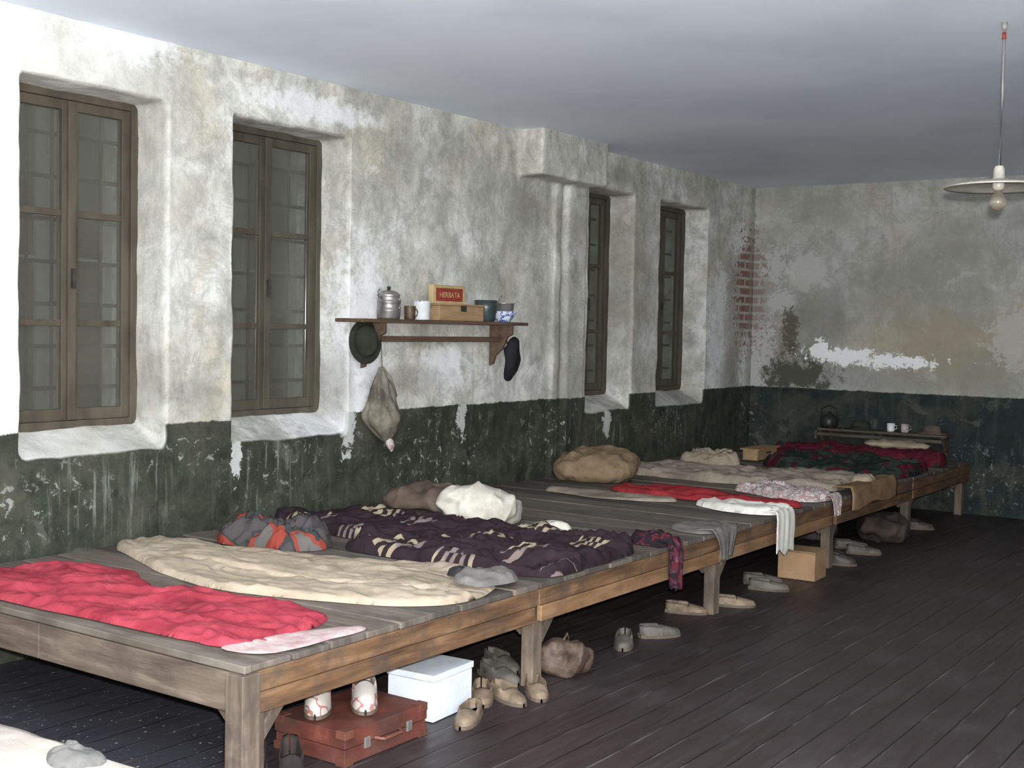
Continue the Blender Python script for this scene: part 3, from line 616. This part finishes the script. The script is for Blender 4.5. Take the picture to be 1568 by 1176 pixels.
SB=two('tan_leather',(.11,.080,.054),(.24,.18,.125),scale=14,rough=.65);SG=two('gray_leather',(.06,.054,.048),(.13,.115,.10),scale=14,rough=.65)
SD=two('dark_leather',(.02,.018,.016),(.055,.045,.04),rough=.5);SW_=mottled('stained_white_leather',[(0,(.44,.40,.37)),(.5,(.32,.15,.13)),(.56,(.50,.46,.42))],10)
SO=two('worn_sole',(.07,.053,.04),(.13,.10,.075),rough=.8)
def pair(name,lst,mat,**k):
    b=B()
    for x,y,z,a in lst: shoe(b,T(x,y,z,a),**k)
    return b.obj(name,[mat,SO])
pair('tan_slippers',[(2.18,3.98,0,-1.2),(2.05,4.25,0,-.9)],SB,H=.045,L=.24)
pair('tan_slippers',[(2.14,4.32,0,-.4),(2.19,4.46,0,-.8)],SB,H=.045,L=.24)
pair('gray_slippers',[(1.93,4.55,0,-.3),(1.82,4.72,0,-.4)],SG,H=.05)
pair('worn_shoes',[(2.07,5.43,0,-1.1),(2.12,5.72,0,.9)],SG,H=.05,L=.23)
pair('worn_shoes',[(1.98,6.30,0,.35),(2.12,6.64,0,.5)],SB,H=.045,L=.24)
pair('worn_shoes',[(2.09,7.20,0,.3),(1.98,7.36,0,.6)],SG,H=.05,L=.25)
pair('worn_shoes',[(2.12,8.32,0,.2),(1.98,8.50,0,.5)],SD,H=.07,L=.25)
pair('worn_shoes',[(2.12,8.84,0,.4),(1.96,9.02,0,.6)],SG,H=.05,L=.25)
pair('worn_shoes',[(2.06,10.3,0,.3),(1.9,10.5,0,.5)],SD,H=.06)
LE=mk('red_brown_leather',[(.3,(.055,.018,.014)),(.6,(.12,.036,.026)),(.8,(.20,.078,.055))],scale=9,rough=.5,bs=.4,spots=.5)
b=B();sx0,sx1,sy0,sy1=1.80,2.15,3.28,3.74;b.box((sx0,sy0,0.004),(sx1,sy1,.062));b.box((sx0-.004,sy0-.004,.066),(sx1+.004,sy1+.004,.128))
for x in(sx0,sx1):
    for y in (sy0,sy1):
        dx=.035 if x==sx0 else -.035;dy=.035 if y==sy0 else -.035
        b.box((min(x,x+dx)-.006,min(y,y+dy)-.006,.10),(max(x,x+dx)+.006,max(y,y+dy)+.006,.131),1);b.box((min(x,x+dx)-.006,min(y,y+dy)-.006,0),(max(x,x+dx)+.006,max(y,y+dy)+.006,.03),1)
for y in (3.38,3.62): b.box((sx1+.001,y,.045),(sx1+.010,y+.03,.085),2)
b.tube([(sx1,3.44,.07),(sx1+.03,3.46,.065),(sx1+.03,3.56,.065),(sx1,3.58,.07)],.007,8,1)
b.obj('leather_suitcase',[LE,two('dark_corner_leather',(.07,.028,.018),(.13,.05,.034),rough=.5),TIN],.006)
pair('stained_white_slippers',[(1.90,3.40,.132,-.9),(2.0,3.55,.132,-.8)],SW_,H=.095,L=.24,W=.10)
pair('dark_work_boots',[(1.95,3.02,0,-.9),(2.06,3.10,0,-.75)],SD,H=.075,boot=.02)
WB=two('white_painted_wood',(.50,.54,.58),(.64,.68,.72),rough=.5)
b=B();M=T(1.97,4.0,0,.06);b.box((-.12,-.14,.003),(.11,.14,.165),0,M);b.box((-.125,-.145,.168),(.115,.145,.195),0,M);b.box((-.12,-.146,.03),(.11,-.1405,.04),0,M)
b.obj('white_wooden_box',[WB],.004)
b=B();M=T(2.10,7.72,0,0.03);CB=two('tan_cardboard',(.25,.155,.08),(.34,.22,.125),rough=.7);b.box((-.13,-.11,.002),(.12,.11,.18),0,M);b.box((-.133,-.113,.182),(.123,.113,.19),0,M);b.obj('tan_carton',[CB],.003)
b=B();pillow(b,T(2.12,4.82,.075,.5,.1,.1),.10,.065,.070,71,0,.045,e=.8,zmin=.003);b.tube([(2.1,4.78,.13),(2.12,4.81,.19),(2.1,4.86,.13)],.007);b.obj('crumpled_leather_bag',[two('brown_leather',(.045,.030,.022),(.12,.082,.060),scale=26,rough=.6)])
b=B();pillow(b,T(2.02,9.55,.09,.3),.18,.22,.10,75,0,.03,zmin=.003);b.obj('dark_cloth_sack',[two('dark_sack',(.022,.017,.014),(.055,.04,.033))])
b=B();pillow(b,T(1.5,9.3,.06,.3),.2,.2,.07,79,0,.03,zmin=.003);b.obj('dark_cloth_bundle',[two('dark_sack2',(.03,.025,.022),(.08,.065,.06))])

# ---------------------------------------------------------------- light
w=bpy.data.worlds.new('w');SC.world=w;w.use_nodes=True
w.node_tree.nodes['Background'].inputs[0].default_value=(.80,.86,1,1);w.node_tree.nodes['Background'].inputs[1].default_value=.5
l=bpy.data.lights.new('camera_flash','POINT');l.energy=1620;l.shadow_soft_size=.025;l.color=(.985,.99,1)
lo=bpy.data.objects.new('camera_flash',l);lo.location=(5.17,.02,1.68);SC.collection.objects.link(lo)
l=bpy.data.lights.new('ceiling_fill_light','AREA');l.shape='RECTANGLE';l.size=3.0;l.size_y=1.2;l.energy=75;l.color=(.74,.84,1)  # added bluish fill behind the camera, brightens the ceiling
lo=bpy.data.objects.new('ceiling_fill_light',l);lo.location=(4.4,-2.1,1.0);lo.rotation_euler=(math.radians(122),0,0);SC.collection.objects.link(lo)

# ---------------------------------------------------------------- camera
C=Vector((5.15,0,1.6)); yaw=math.radians(35); p=math.atan(87/1900); ro=0.02
F=Vector((-math.sin(yaw)*math.cos(p), math.cos(yaw)*math.cos(p), -math.sin(p)))
R0=Vector((math.cos(yaw),math.sin(yaw),0)); U0=R0.cross(F)
R=R0*math.cos(ro)+U0*math.sin(ro); U=-R0*math.sin(ro)+U0*math.cos(ro)
cam=bpy.data.cameras.new('camera');co=bpy.data.objects.new('camera',cam);SC.collection.objects.link(co)
co.matrix_world=Matrix(((R.x,U.x,-F.x,C.x),(R.y,U.y,-F.y,C.y),(R.z,U.z,-F.z,C.z),(0,0,0,1)))
cam.sensor_width=36; cam.lens=36*1900/1568; cam.clip_start=.05
SC.camera=co
SC.view_settings.view_transform='Standard'
